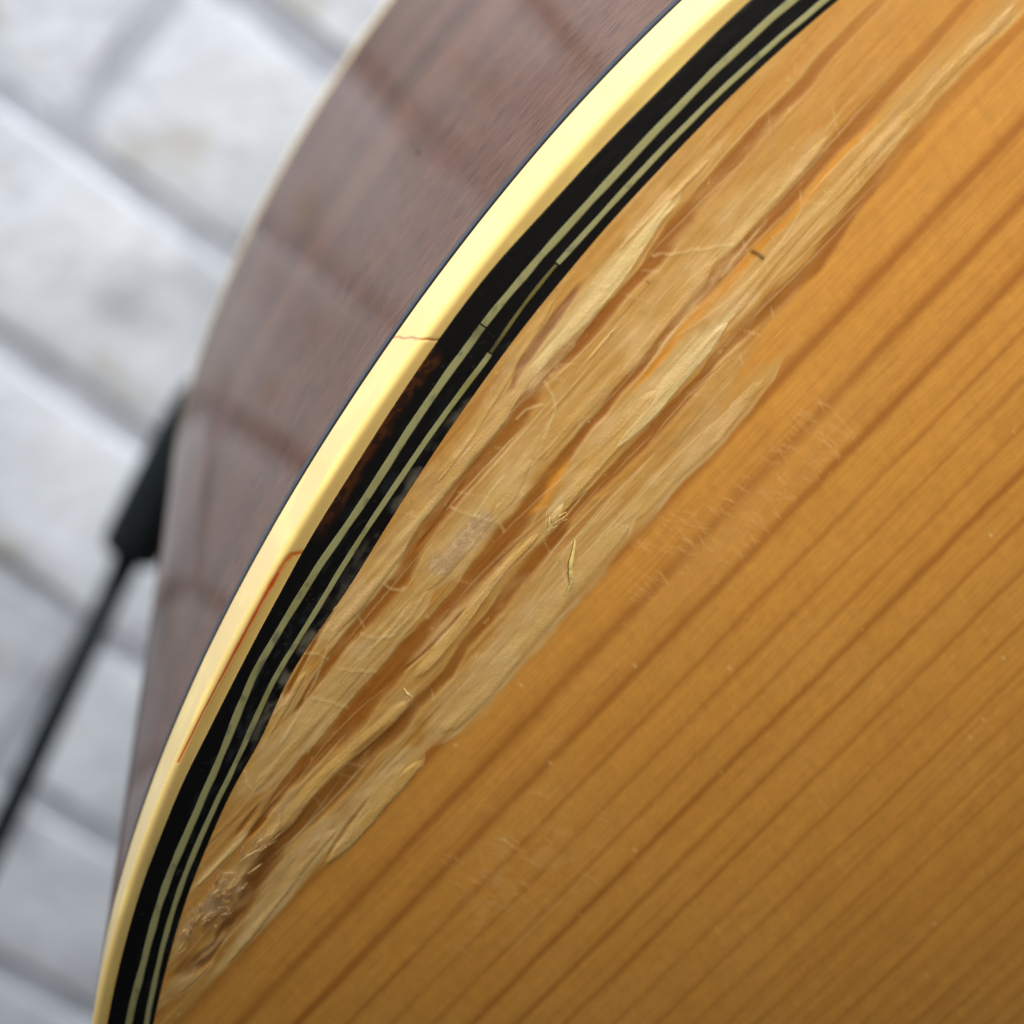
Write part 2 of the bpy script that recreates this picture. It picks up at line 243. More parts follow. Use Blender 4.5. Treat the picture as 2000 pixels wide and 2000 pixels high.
SPLINTERS = [
  ('cream', 0.3, 0.1, [(-18.23, 32.42, 0.69), (-16.68, 32.28, 0.72), (-14.77, 32.25, 0.75), (-12.87, 32.19, 0.68), (-11.06, 32.07, 0.68), (-9.15, 31.96, 0.65), (-7.12, 31.77, 0.55), (-5.54, 31.54, 0.43), (-3.8, 31.51, 0.39), (-3.28, 31.5, 0.09)]),
  ('pale', 0.24, 0.14, [(-38.48, 33.79, 0.33), (-37.72, 33.74, 0.6), (-36.24, 33.65, 0.7), (-34.87, 33.72, 0.8), (-32.6, 33.44, 0.89), (-30.07, 33.25, 0.85), (-28.16, 32.92, 0.81), (-26.63, 32.86, 0.84), (-24.15, 32.81, 0.8), (-21.35, 32.67, 0.83), (-18.72, 32.37, 0.69), (-17.4, 32.2, 0.38)]),
  ('pale', 0.16, 0.1, [(-5.18, 35.79, 1.06), (-3.54, 35.88, 1.06), (-1.2, 35.66, 1.02), (1.2, 35.79, 0.86), (3.59, 35.91, 0.67), (4.81, 35.71, 0.18)]),
  ('tan', 0.13, 0.14, [(-21.76, 35.88, 0.98), (-19.82, 35.79, 1.1), (-17.49, 35.74, 1.16), (-14.57, 35.96, 1.22), (-11.29, 36.0, 1.21), (-8.33, 35.9, 1.07), (-6.11, 35.86, 1.13), (-4.31, 35.71, 0.62)]),
  ('pale', 0.2, 0.12, [(-31.8, 36.22, 0.27), (-31.04, 36.18, 0.8), (-29.4, 36.21, 1.1), (-27.48, 36.18, 1.09), (-25.44, 36.05, 1.05), (-23.62, 36.09, 1.11), (-21.95, 35.64, 1.04), (-19.73, 35.29, 0.45)]),
  ('pale', 0.12, 0.1, [(-49.59, 36.72, 0.35), (-47.89, 36.8, 0.77), (-45.81, 36.77, 0.97), (-42.7, 36.5, 1.1), (-40.17, 36.47, 1.13), (-38.1, 36.4, 1.09), (-36.01, 36.49, 1.12), (-33.11, 36.51, 1.01), (-30.34, 36.4, 0.33)]),
  ('tan', 0.16, 0.12, [(-8.87, 38.94, 0.19), (-7.85, 38.81, 0.64), (-5.96, 38.66, 0.89), (-3.06, 38.34, 0.95), (-0.4, 38.24, 0.94), (2.82, 38.39, 0.84), (5.41, 38.29, 0.81), (8.65, 38.33, 0.83), (12.52, 38.51, 0.8), (16.99, 38.82, 0.79)]),
  ('cream', 0.3, 0.1, [(-17.5, 39.08, 0.13), (-16.29, 39.01, 0.52), (-14.24, 38.99, 0.78), (-12.21, 38.84, 0.84), (-10.85, 38.86, 0.78), (-9.03, 38.85, 0.71), (-7.23, 38.88, 0.26), (-5.73, 38.86, 0.06)]),
  ('yellow', 0.18, 0.14, [(-22.91, 39.48, 0.17), (-21.91, 39.12, 0.53), (-20.44, 38.84, 0.66), (-18.88, 38.67, 0.79), (-16.9, 38.52, 0.88), (-14.63, 38.51, 0.85), (-12.14, 38.27, 0.19)]),
  ('yellow', 0.22, 0.1, [(-36.64, 39.71, 0.28), (-35.59, 39.61, 0.48), (-34.09, 39.62, 0.58), (-31.46, 39.44, 0.58), (-29.01, 39.18, 0.44), (-27.43, 39.08, 0.34), (-25.14, 39.22, 0.27), (-23.71, 39.28, 0.13)]),
  ('yellow', 0.34, 0.05, [(-52.48, 39.83, 0.22), (-50.75, 39.69, 0.57), (-49.06, 39.79, 0.71), (-46.68, 39.61, 0.57), (-44.24, 39.73, 0.53), (-42.0, 40.04, 0.56), (-39.74, 40.32, 0.52), (-37.77, 40.25, 0.59), (-37.01, 40.11, 0.31)]),
  ('pale', 0.2, 0.12, [(-57.68, 40.39, 0.18), (-56.53, 40.28, 0.55), (-54.75, 40.17, 0.65), (-53.11, 40.16, 0.54), (-50.9, 40.01, 0.14)]),
  ('tan', 0.12, 0.12, [(-20.99, 42.95, 1.22), (-19.21, 43.02, 1.15), (-17.11, 42.97, 1.01), (-14.81, 43.08, 1.01), (-12.58, 43.18, 1.0), (-10.48, 43.09, 0.86), (-7.88, 43.13, 0.53), (-6.76, 43.1, 0.13)]),
  ('pale', 0.22, 0.14, [(-39.34, 43.48, 0.29), (-38.71, 43.58, 0.71), (-37.41, 43.57, 1.06), (-35.38, 43.56, 1.2), (-33.25, 43.48, 1.26), (-30.86, 43.34, 1.29), (-28.63, 43.15, 1.32), (-26.42, 43.13, 1.31), (-23.21, 43.07, 1.16), (-20.77, 42.96, 1.02), (-19.07, 42.66, 0.34)]),
  ('yellow', 0.3, 0.1, [(-50.53, 43.7, 0.37), (-48.14, 43.65, 0.87), (-46.02, 43.59, 0.91), (-44.26, 43.39, 1.01), (-42.17, 43.34, 1.0), (-40.67, 43.34, 0.86), (-39.8, 43.49, 0.21)]),
  ('pale', 0.18, 0.12, [(-61.71, 43.73, 0.11), (-59.48, 43.67, 0.38), (-57.11, 43.49, 0.52), (-54.64, 43.13, 0.74), (-52.65, 42.84, 0.88), (-50.26, 42.64, 0.87), (-47.57, 42.63, 0.65), (-46.27, 42.32, 0.11)]),
  ('tan', 0.14, 0.1, [(-62.21, 42.02, 0.11), (-61.02, 42.14, 0.3), (-59.37, 42.33, 0.37), (-57.84, 42.17, 0.33), (-56.87, 42.46, 0.11)]),
  ('tan', 0.14, 0.1, [(-65.21, 42.44, 0.08), (-64.07, 42.61, 0.26), (-62.46, 42.72, 0.41), (-60.63, 42.8, 0.34), (-59.34, 42.51, 0.11)]),
  ('tan', 0.14, 0.12, [(-62.06, 40.87, 0.11), (-60.77, 40.58, 0.33), (-59.21, 40.13, 0.33), (-57.56, 39.88, 0.11)]),
  ('pale', 0.22, 0.08, [(-56.93, 38.45, 0.11), (-55.52, 38.5, 0.29), (-53.52, 38.58, 0.32), (-51.57, 38.61, 0.29), (-50.49, 38.66, 0.11)]),
  ('tan', 0.14, 0.1, [(-47.16, 35.62, 0.1), (-45.15, 35.23, 0.34), (-42.4, 34.64, 0.44), (-40.12, 34.09, 0.4), (-38.96, 33.86, 0.1)]),
  ('tan', 0.12, 0.1, [(-26.2, 32.45, 0.13), (-23.08, 32.17, 0.32), (-20.2, 31.66, 0.38), (-18.23, 31.33, 0.38), (-16.37, 30.88, 0.44), (-13.91, 30.48, 0.4), (-11.9, 30.06, 0.09)]),
  ('tan', 0.12, 0.1, [(-8.99, 31.21, 0.09), (-6.73, 31.12, 0.3), (-4.31, 31.27, 0.39), (-1.62, 31.53, 0.36), (0.57, 31.45, 0.09)]),
  ('pale', 0.24, 0.05, [(-15.84, 34.25, 0.03), (-14.03, 34.23, 0.09), (-12.17, 34.15, 0.13), (-11.04, 34.16, 0.19), (-10.49, 34.15, 0.06)]),
  ('cream', 0.34, 0.05, [(-23.58, 39.67, 0.17), (-23.11, 39.5, 0.4), (-22.62, 39.3, 0.43), (-21.96, 39.05, 0.33), (-21.32, 38.8, 0.1)]),
]
LIGHT_LINES = {
  'curl': [[(-23.03, 41.32), (-23.69, 41.75), (-24.39, 42.14), (-24.95, 42.65), (-25.3, 43.09), (-25.87, 43.27), (-26.3, 43.4)]],
  'tuft': [[(-21.72, 38.83), (-22.41, 39.03), (-23.1, 39.24), (-23.37, 39.6), (-22.99, 39.64)], [(-21.81, 39.24), (-22.54, 39.57), (-23.01, 39.83), (-22.48, 39.85), (-22.05, 39.96)], [(-21.74, 39.6), (-22.59, 39.87), (-23.27, 39.73)]],
  'flake_edge': [[(-37.15, 39.64), (-37.33, 40.0), (-37.37, 40.41), (-37.44, 40.68)]],
  'white': [[(-7.18, 32.92), (-6.17, 33.85), (-5.06, 34.85), (-3.68, 36.09)], [(-16.74, 33.15), (-17.12, 34.18), (-17.62, 34.83), (-18.63, 35.21), (-19.53, 35.53)], [(-32.57, 34.14), (-32.55, 34.82), (-32.31, 35.35), (-32.02, 35.38)], [(-35.99, 35.26), (-35.73, 36.05), (-34.79, 36.91)], [(-38.71, 35.68), (-38.24, 36.51), (-37.42, 37.67)], [(-41.26, 35.82), (-40.72, 36.92), (-40.5, 37.97)], [(-39.14, 33.46), (-38.71, 34.07), (-38.6, 34.78)], [(-41.86, 33.6), (-42.7, 34.56), (-43.59, 34.58)], [(-47.83, 35.66), (-48.48, 36.33), (-48.67, 37.01)], [(-26.19, 34.05), (-26.05, 34.75), (-25.11, 36.99), (-25.42, 37.68)], [(-10.59, 31.4), (-10.33, 32.04), (-10.1, 32.23)], [(-30.89, 30.83), (-31.08, 31.78)], [(-31.83, 31.05), (-32.01, 31.84)], [(-44.46, 37.93), (-42.26, 37.78), (-39.61, 37.65)], [(-22.68, 35.26), (-23.9, 35.31), (-25.82, 35.57)], [(-19.53, 33.49), (-18.67, 33.54), (-17.86, 34.03)], [(-37.97, 34.27), (-39.86, 35.0), (-42.86, 35.82), (-45.04, 36.27)], [(-37.55, 36.35), (-34.77, 36.48), (-32.61, 36.29)], [(-31.51, 36.58), (-33.28, 36.86), (-35.12, 36.77)]],
}
SPECK = [(-3.25, 37.26), (-3.15, 37.67), (-3.14, 38.01)]
FLECKS = [(-32.56, 45.41), (-23.48, 55.11), (-27.1, 50.18), (-37.1, 59.53), (-38.34, 44.96), (-28.85, 80.37), (-32.15, 83.09), (-15.74, 71.14), (-17.19, 71.44), (-11.81, 68.85), (-6.45, 61.72), (-3.14, 35.9), (-32.6, 37.72), (-32.95, 36.99), (-22.87, 36.87), (-25.97, 43.87), (-41.74, 52.1), (-35.61, 50.64)]
GREY_PATCH = [(-25.69, 36.27), (-26.8, 36.22), (-28.22, 36.22), (-29.46, 36.14)]
PC = [1.79392523, -0.23565091, 6.41307971, -6.61211139, 26.93426289]
def edge_v(u): return np.polyval(PC, (np.asarray(u, float) + 28) / 45)
def tab(t, u):                                 # measured offsets, smoothed between the readings
    a = np.array(t); return sum(w * np.interp(np.asarray(u) + d, a[:, 0], a[:, 1]) for d, w in zip(np.linspace(-3.2, 3.2, 9), np.hanning(11)[1:-1] / np.hanning(11).sum()))

# the rest of the outline carries the measured stretch of edge on round the bout, waist and shoulder
def build_outline():
    us = np.arange(-74, 5.01, .15); mid = np.stack([us, edge_v(us)], 1)
    def march(p, h, curv, step=.6):
        out = []; p = np.array(p, float)
        for L, k0, k1 in curv:
            n = max(1, int(L / step))
            for i in range(n):
                h += (k0 + (k1 - k0) * i / n) * L / n
                p = p + np.array([math.cos(h), math.sin(h)]) * L / n; out.append(p.copy())
        return np.array(out), h
    d = mid[-1] - mid[-2]; h = math.atan2(d[1], d[0])
    upb, _ = march(mid[-1], h, [(30, 1 / 90, 1 / 110), (60, 1 / 110, 0), (50, 0, -1 / 120), (70, -1 / 120, -1 / 110), (40, -1 / 110, 0), (60, 0, 1 / 130), (85, 1 / 130, 1 / 90)])
    k = 0
    d = mid[0] - mid[1]; h = math.atan2(d[1], d[0])
    lo, _ = march(mid[0], h, [(60, -1 / 90, -1 / 95), (60, -1 / 140, -1 / 330)])
    vax = 225.
    # close both ends on the centre line
    def close(p, n, bulge):
        t = np.linspace(0, 1, n)[1:, None]; a = p[-1]; b = np.array([a[0] + bulge, vax]); c = np.array([a[0] + bulge, (a[1] + vax) / 2])
        tn = (p[-1] - p[-4]); tn /= np.linalg.norm(tn); L = np.linalg.norm(b - a) * .45; c = a + tn * L
        c2 = b - np.array([0, L])
        return np.concatenate([p, (1 - t) ** 3 * a + 3 * (1 - t) ** 2 * t * c + 3 * (1 - t) * t * t * c2 + t ** 3 * b])
    upb = close(upb, 120, 25); lo = close(lo, 120, -14)
    left = np.concatenate([lo[::-1], mid, upb])
    return left, vax
LEFT, VAX = build_outline()
RIGHT = np.stack([LEFT[:, 0], 2 * VAX - LEFT[:, 1]], 1)[::-1]
RING = np.concatenate([LEFT, RIGHT[1:-1]])                     # closed outline, grain frame
def inset(p, closed=True):
    t = np.roll(p, -1, 0) - np.roll(p, 1, 0)
    if not closed: t = np.gradient(p, axis=0)
    t /= np.linalg.norm(t, axis=1)[:, None]
    return np.stack([-t[:, 1], t[:, 0]], 1)                    # points into the body
NIN = inset(RING)
IN_VIEW = (RING[:, 0] > -82) & (RING[:, 0] < 24) & (RING[:, 1] < VAX)

guitar = empty('acoustic_guitar', WV(list(UV3(-190, VAX, -50))))
tag(guitar, 'acoustic guitar with amber spruce top splintered along its cracked cream edge binding', 'guitar')
GI = guitar.matrix_basis.inverted()
def gpart(name, me, mat, parent=None, kind=None):
    o = link(name, me, mat, parent or guitar)
    if parent is None: o.matrix_parent_inverse = Matrix.Translation(-guitar.location)
    if kind: o['kind'] = kind
    return o

# ----------------------------------------------------------------- side, back and their bindings
S_ALONG = np.concatenate([[0], np.cumsum(np.linalg.norm(np.diff(RING, axis=0), axis=1))])
def band(name, zs, off, mat, col=None, ex=None, flip=False):
    n = len(RING) + 1
    idx = np.arange(n) % len(RING)
    p = np.stack([UV3(RING[idx, 0] + NIN[idx, 0] * o, RING[idx, 1] + NIN[idx, 1] * o, z) for z, o in zip(zs, off)], 1)
    c = None if col is None else np.broadcast_to(col, p.shape).copy()
    al = np.broadcast_to(S_ALONG[:, None] if len(S_ALONG) == n else np.append(S_ALONG, S_ALONG[-1] + 1)[:, None], p.shape[:2])
    dn = np.broadcast_to(-np.array(zs, float)[None], p.shape[:2])
    return gpart(name, grid_mesh(name, p, c, {'along': al, 'down': dn}, flip=flip), mat)
ZB = -106.
side = band('side', np.linspace(-7.4, ZB + 1.8, 24), [0.0] * 24, M_SIDE)
band('side_purfling', [-5.9, -6.0, -7.4, -7.5], [.3, -.02, -.02, .3], M_BLACK, lin(22, 24, 32))
band('back_binding', [ZB + 1.85, ZB + 1.8, ZB + .5, ZB + .15, ZB, ZB], [.3, -.02, -.02, .1, .5, 3], M_CREAM, lin(228, 205, 150))
def plate(name, z, mat, n=14):
    idx = np.arange(len(RING) + 1) % len(RING); cen = np.array([RING[:, 0].mean(), VAX]); ts = np.linspace(0, 1, n)
    p = np.stack([UV3(RING[idx, 0] * (1 - t) + cen[0] * t, RING[idx, 1] * (1 - t) + cen[1] * t, z) for t in ts], 1)
    al = p[..., 0] * GU[0] + p[..., 1] * GU[1]; dn = p[..., 0] * GV[0] + p[..., 1] * GV[1]
    return gpart(name, grid_mesh(name, p, None, {'along': al, 'down': dn}, flip=True), mat)
plate('back', ZB + .2, M_SIDE)

def speck_on_side(u, z, r):
    p = np.array([u, float(edge_v(u))]); d = np.array([1, float(edge_v(u + .5) - edge_v(u - .5))]); d /= np.linalg.norm(d); n = np.array([-d[1], d[0]])
    an = np.linspace(0, 2 * np.pi, 14, endpoint=False); rr = r * (1 + .35 * (RNG.random(14) - .5))
    pts = [[UV3(*(p + d * np.cos(a) * q * f * 1.0 - n * h), z + np.sin(a) * q * f * 3.2) for a, q in zip(an, rr)] for f, h in ((1, 0), (.7, .10), (.05, .14))]
    gpart('glue_speck', grid_mesh('glue_speck', np.array(pts), np.broadcast_to(lin(44, 30, 26), (3, 14, 3)).copy(), closed=True), M_BLACK)
speck_on_side(-15.35, -36.1, .22)

# ----------------------------------------------------------------- top binding, cracked along and across
CREAM = lin(*CREAM_RGB); U_CRACK = -19.4
def binding(sel_u0, sel_u1, name):
    # resample this length of the outline finely where it is looked at
    L = LEFT[(LEFT[:, 0] >= sel_u0 - .8) & (LEFT[:, 0] <= sel_u1 + .8)]
    s = np.concatenate([[0], np.cumsum(np.linalg.norm(np.diff(L, axis=0), axis=1))])
    fine = np.arange(0, s[-1], .09 if sel_u1 - sel_u0 < 140 else .5)
    c = np.stack([np.interp(fine, s, L[:, 0]), np.interp(fine, s, L[:, 1])], 1)
    c = c[(c[:, 0] > sel_u0) & (c[:, 0] < sel_u1)]
    nn = inset(c, False); U = c[:, 0]
    win = tab(OFF_INNER, U) + .05 * (fbm(U * .5, 0 * U, 5) - .5)
    r = np.full(len(U), .42)
    prof = [('s', z) for z in np.linspace(-6, -.6, 20)] + [('r', a) for a in np.linspace(0, 90, 14)] + [('t', f) for f in np.linspace(.06, .93, 26)] + [('e', a) for a in np.linspace(15, 90, 5)] + [('d', -1.4)]
    o = np.zeros((len(U), len(prof))); z = np.zeros_like(o)
    for k, (kind, a) in enumerate(prof):
        if kind == 's': o[:, k] = 0; z[:, k] = a
        elif kind == 'r': o[:, k] = r * (1 - math.cos(math.radians(a))); z[:, k] = -r + r * math.sin(math.radians(a))
        elif kind == 't': o[:, k] = r + (win - r - .07) * a; z[:, k] = 0
        elif kind == 'e': o[:, k] = win - .07 + .07 * math.sin(math.radians(a)); z[:, k] = -.07 + .07 * math.cos(math.radians(a))
        else: o[:, k] = win; z[:, k] = a
    z -= .10 * sst(.35, 1.2, o) * 1.0                           # scraped down slightly towards the inside
    UU = np.broadcast_to(U[:, None], o.shape)
    # handling wear: slow waviness
    wav = (fbm(UU * .12, o * .4, 21) - .5) * .06
    pos_o = o + np.where(z < -.2, wav * .6, wav * .2)
    col = np.broadcast_to(CREAM, o.shape + (3,)).copy()
    m = fbm(UU * .35, o * 1.2 + z * .3, 31)
    col = mixc(col, lin(232, 205, 120), sst(.5, .8, m) * .55)
    # lengthwise crack, its amber stain and the sliver inside it
    path = np.array(CRACK_LONG); ins = (UU > -51.5) & (UU < -33.8)
    d = polydist(UU, o, CRACK_LONG); ragged = .06 + (.045 + .06 * noise(UU * 3, o * 0, 8)) * sst(-46, -36, UU)
    crk = np.exp(-(d / ragged) ** 2) * (z > -.6)
    inner = ins * sst(0, .25, o - np.interp(UU, path[:, 0], path[:, 1])) * sst(-52, -44, UU) * sst(-33.9, -34.8, UU) * (z > -1)
    col = mixc(col, lin(220, 180, 92), inner * .45)
    col = mixc(col, lin(214, 104, 20), np.clip(crk * 1.2, 0, 1) * (.75 + .25 * noise(UU * 1.3, o * 0, 3)))
    col = mixc(col, lin(190, 60, 14), np.exp(-(d / (ragged * .6)) ** 2) * (z > -.6) * .85 * (UU < -36))
    z = z - crk * .04 - inner * .04
    # grey grime and amber at the lower inside edge
    grime = np.exp(-((UU + 57.5) / 2.6) ** 2) * sst(.45, 1.15, o) * (.4 + .6 * noise(UU * 2, o * 4, 9))
    col = mixc(col, lin(96, 98, 92), grime * .8)
    amber = sst(-61, -66, UU) * sst(.55, 1.1, o) * (.5 + .5 * noise(UU * .8, o * 2, 14))
    col = mixc(col, lin(200, 140, 50), amber * .7)
    # the crack across: a wavy stained hairline
    wv = np.where(z < -.25, np.interp(z, [-6, -3, -.25], [-21.48, -20.4, -19.4]), np.interp(o, [.1, .55, 1.2], [-19.4, -19.0, -18.63])) + .05 * np.sin(z * 2.2) + .05 * np.sin(o * 7)
    hair = np.exp(-((UU - wv) / .075) ** 2)
    col = mixc(col, lin(150, 78, 26), np.clip(hair, 0, 1) * .95); z = z - hair * .05
    h2 = np.exp(-((UU - (U_CRACK + 1.7 + .2 * np.sin(o * 4 + 1))) / .035) ** 2) * sst(.1, .5, o)
    col = mixc(col, lin(196, 168, 100), h2 * .5)
    spots = (noise(UU * 2.2, (o + z) * 2.2, 44) > .93) * 1.0
    col = mixc(col, lin(205, 176, 100), spots * .35)
    p = UV3(c[:, None, 0] + nn[:, None, 0] * pos_o, c[:, None, 1] + nn[:, None, 1] * pos_o, z)
    return gpart(name, grid_mesh(name, p, col), M_CREAM)
binding(-84, 24, 'top_binding')['label'] = 'cream binding with a fine crack across it and a long amber crack along it'
def plain_binding(idx, name):                                   # the rest of the outline, out of the picture
    c = RING[idx]; nn = NIN[idx]
    pr = [(-6, 0), (-.5, 0), (-.2, .12), (0, .45), (0, 1.4), (-1.3, 1.4)]
    p = np.stack([UV3(c[:, 0] + nn[:, 0] * o, c[:, 1] + nn[:, 1] * o, z) for z, o in pr], 1)
    return gpart(name, grid_mesh(name, p, np.broadcast_to(CREAM, p.shape).copy()), M_CREAM)
nl = len(LEFT); i0 = int(np.argmax(LEFT[:, 0] > -84)); i1 = int(np.argmax(LEFT[:, 0] > 24))
order = np.concatenate([np.arange(i1 - 1, len(RING)), np.arange(0, i0 + 1)])
plain_binding(order, 'top_binding')

# ----------------------------------------------------------------- purfling: black band with two ivory lines let into it
def strip(name, u0, u1, oa, ob, ztop, mat, colf, step=.12, m=10, zdrop=-.8):
    L = LEFT[(LEFT[:, 0] >= u0 - 2) & (LEFT[:, 0] <= u1 + 2)]
    s = np.concatenate([[0], np.cumsum(np.linalg.norm(np.diff(L, axis=0), axis=1))]); f = np.arange(0, s[-1], step)
    c = np.stack([np.interp(f, s, L[:, 0]), np.interp(f, s, L[:, 1])], 1); c = c[(c[:, 0] >= u0) & (c[:, 0] <= u1)]
    nn = inset(c, False); U = c[:, 0]; a, b = oa(U), ob(U)
    t = np.concatenate([[0], np.linspace(0, 1, m), [1]])
    o = a[:, None] + (b - a)[:, None] * t; z = np.full_like(o, ztop); z[:, 0] = z[:, -1] = zdrop
    UU = np.broadcast_to(U[:, None], o.shape)
    z[:, 1:-1] += .02 * (fbm(UU[:, 1:-1] * .8, o[:, 1:-1] * 2, 61) - .5)
    col = colf(UU, o, t[None] + 0 * o)
    p = UV3(c[:, None, 0] + nn[:, None, 0] * o, c[:, None, 1] + nn[:, None, 1] * o, z)
    return gpart(name, grid_mesh(name, p, col), mat)
def black_col(U, o, t):
    c = np.broadcast_to(lin(11, 11, 12), U.shape + (3,)).copy()
    dust = fbm(U * 1.1, o * 3.2, 70, 4)
    c = mixc(c, lin(40, 46, 50), sst(.5, .85, dust) * .5 * sst(1.6, 2.6, o) * sst(-12, -38, U))
    c = mixc(c, lin(84, 84, 70), (noise(U * 5, o * 6, 71) > .94) * .22 * (noise(U * .6, o, 72) > .45) * sst(-10, -20, U))
    c = mixc(c, lin(132, 126, 108), np.exp(-((U + 42) / 5.5) ** 2) * sst(3.1, 4.2, o) * sst(.40, .75, fbm(U * .9, o * 1.8, 75, 4)) * .6)
    c = mixc(c, lin(110, 104, 90), np.exp(-((U + 27) / 9) ** 2) * sst(3.8, 4.6, o) * sst(.45, .8, fbm(U * .9, o * 1.8, 76, 4)) * .6)
    gap = sst(-33.5, -31, U) * sst(-19, -20.2, U) * sst(.75, .35, o - tab(OFF_INNER, U) + .35 * noise(U * 1.4, o * 2, 73))
    c = mixc(c, lin(70, 36, 14), gap * (.35 + .65 * (noise(U * 2.5, o * 5, 74) > .5)) * .8)
    return c
f_in = lambda U: tab(OFF_INNER, U) - .25
f_wood = lambda U: tab(OFF_WOOD, U) + .10
strip('black_purfling', -84, 24, f_in, f_wood, -.03, M_BLACK, black_col, .1, 34)
def ivory(shade):
    def f(U, o, t):
        c = np.broadcast_to(lin(*shade), U.shape + (3,)).copy()
        c = mixc(c, lin(118, 112, 52), sst(.5, .85, fbm(U * .25, o * .5, 80)) * .6)
        c = mixc(c, lin(60, 66, 60), sst(.62, .9, fbm(U * 1.6, o * 2.5, 81)) * .5)
        c = mixc(c, lin(70, 72, 50), (np.abs(t - .5) > .42) * .5)
        c = mixc(c, lin(58, 66, 66), np.exp(-((U + 43) / 6) ** 2) * sst(.45, .8, fbm(U * 1.2, o * 2.6, 84, 3)) * .7)
        c = mixc(c, lin(34, 34, 26), np.exp(-((U + 17.2) / .75) ** 2) * .75 * (.4 + .6 * noise(U * 3, o * 4, 83)))
        return c
    return f
def line(center, half): 
    wob = lambda U: .02 * (fbm(U * .45, U * 0, 90) - .5)
    return (lambda U: tab(center, U) - half * (1 + .3 * (noise(U * .7, 0 * U, 91) - .5)) + wob(U)), (lambda U: tab(center, U) + half * (1 + .3 * (noise(U * .7, 0 * U, 92) - .5)) + wob(U))
a, b = line(OFF_W1, .225)
for u0, u1 in ((-84, -16.69), (-16.61, 24)): strip('ivory_purfling', u0, u1, a, b, .0, M_IVORY, ivory(IVORY_RGB), .1, 8, -.3)
a, b = line(OFF_W2, .165)
for u0, u1, sh in ((-84, -17.80, 0), (-17.71, -11.2, 1), (-11.2, 24, 0)):
    f = ivory(IVORY_RGB) if not sh else ivory((104, 96, 48)); hw = (a, b) if not sh else (lambda U: a(U) + .05, lambda U: b(U) - .06)
    strip('ivory_purfling', u0, u1, hw[0], hw[1], .0, M_IVORY, f, .1, 8, -.3)

# ----------------------------------------------------------------- soundboard
T = {'base': lin(*BASE_RGB), 'ring': lin(*RING_RGB), 'haze': lin(190, 146, 74), 'cream': lin(220, 195, 134), 'pale': lin(212, 176, 108), 'tan': lin(202, 160, 88), 'yellow': lin(208, 166, 90), 'groove': lin(150, 88, 10), 'orange': lin(214, 142, 40), 'brown': lin(138, 84, 20)}
rings = [22., 25.6, 29.2, 44.1, 47.4, 50.6, 53.35, 55.7, 57.9, 60.1, 62.65, 65.3, 68.0, 70.5, 72.6, 74.5, 76.2, 77.9]
amps = {44.1: (.44, .95), 47.4: (.42, .8), 50.6: (.36, .95), 53.35: (.20, .6), 55.7: (.18, .5), 57.9: (.20, .55), 60.1: (.28, .85), 62.65: (.24, .75), 65.3: (.22, .65)}
x = 77.9
while x < 2 * VAX: x += random.uniform(1.25, 1.95); rings.append(x)
def ring_dark(u, v):
    d = np.zeros(np.shape(u))
    for k, r in enumerate(rings):
        near = np.abs(v - r) < 2.2
        if not near.any(): continue
        hw, am = amps.get(r, (.17 + .10 * ((k * 37) % 10) / 10, .24 + .34 * ((k * 53) % 10) / 10))
        uu, vv = u[near], v[near]
        c = r + .30 * (fbm(uu * .05, 0 * uu + k * 3.1, 100) - .5) + .10 * (fbm(uu * .4, 0 * uu + k, 101) - .5) + .10 * (fbm(uu * 2.2, vv * .6 + k, 103) - .5)
        x_ = vv - c
        a_ = np.where(x_ < 0, np.exp(-(x_ / (hw * 1.15)) ** 2), np.exp(-(x_ / (hw * .85)) ** 2))
        tail = .10 * np.exp(-np.clip(-x_, 0, None) / .8) * (x_ < 0)
        d[near] = np.maximum(d[near], (a_ + tail).clip(0, 1) * am * (.72 + .56 * fbm(uu * .12, vv * .6 + k, 102)))
    return d.clip(0, 1)
def track(t, u, pad=.6):
    a = np.array(t); c = np.interp(u, a[:, 0], a[:, 1]); h = np.interp(u, a[:, 0], a[:, 2])
    return c, h, sst(a[0, 0] - pad, a[0, 0] + pad, u) * sst(a[-1, 0] + pad, a[-1, 0] - pad, u)
def light_lines(u, v, col, z, names, radius, amt, tone, lift=0.):
    for nme in names:
        for pl in LIGHT_LINES[nme]:
            a = np.array(pl); lo, hi = a.min(0) - 1, a.max(0) + 1
            s_ = (u > lo[0]) & (u < hi[0]) & (v > lo[1]) & (v < hi[1])
            if not s_.any(): continue
            uu, vv = u[s_], v[s_]
            j = .16 * (fbm(uu * 2.2, vv * 2.2, 120) - .5)
            d = polydist(uu + j, vv - j, pl); m = np.exp(-(d / radius) ** 2) * (.45 + .55 * noise(uu * 4, vv * 4, 121))
            cc = col[s_]; col[s_] = mixc(cc, tone, m * amt); z[s_] += lift * m
def zone(u, v):                                   # where the finish is broken
    lim = np.interp(u, [-80, -50, -15, -8, 2, 12, 30], [44.6, 43.9, 43.4, 41.6, 40.3, 39.6, 38])
    return sst(.25, -.55, v - lim + .5 * (fbm(u * .5, v * .8, 130) - .5)) * sst(22, -4, u)
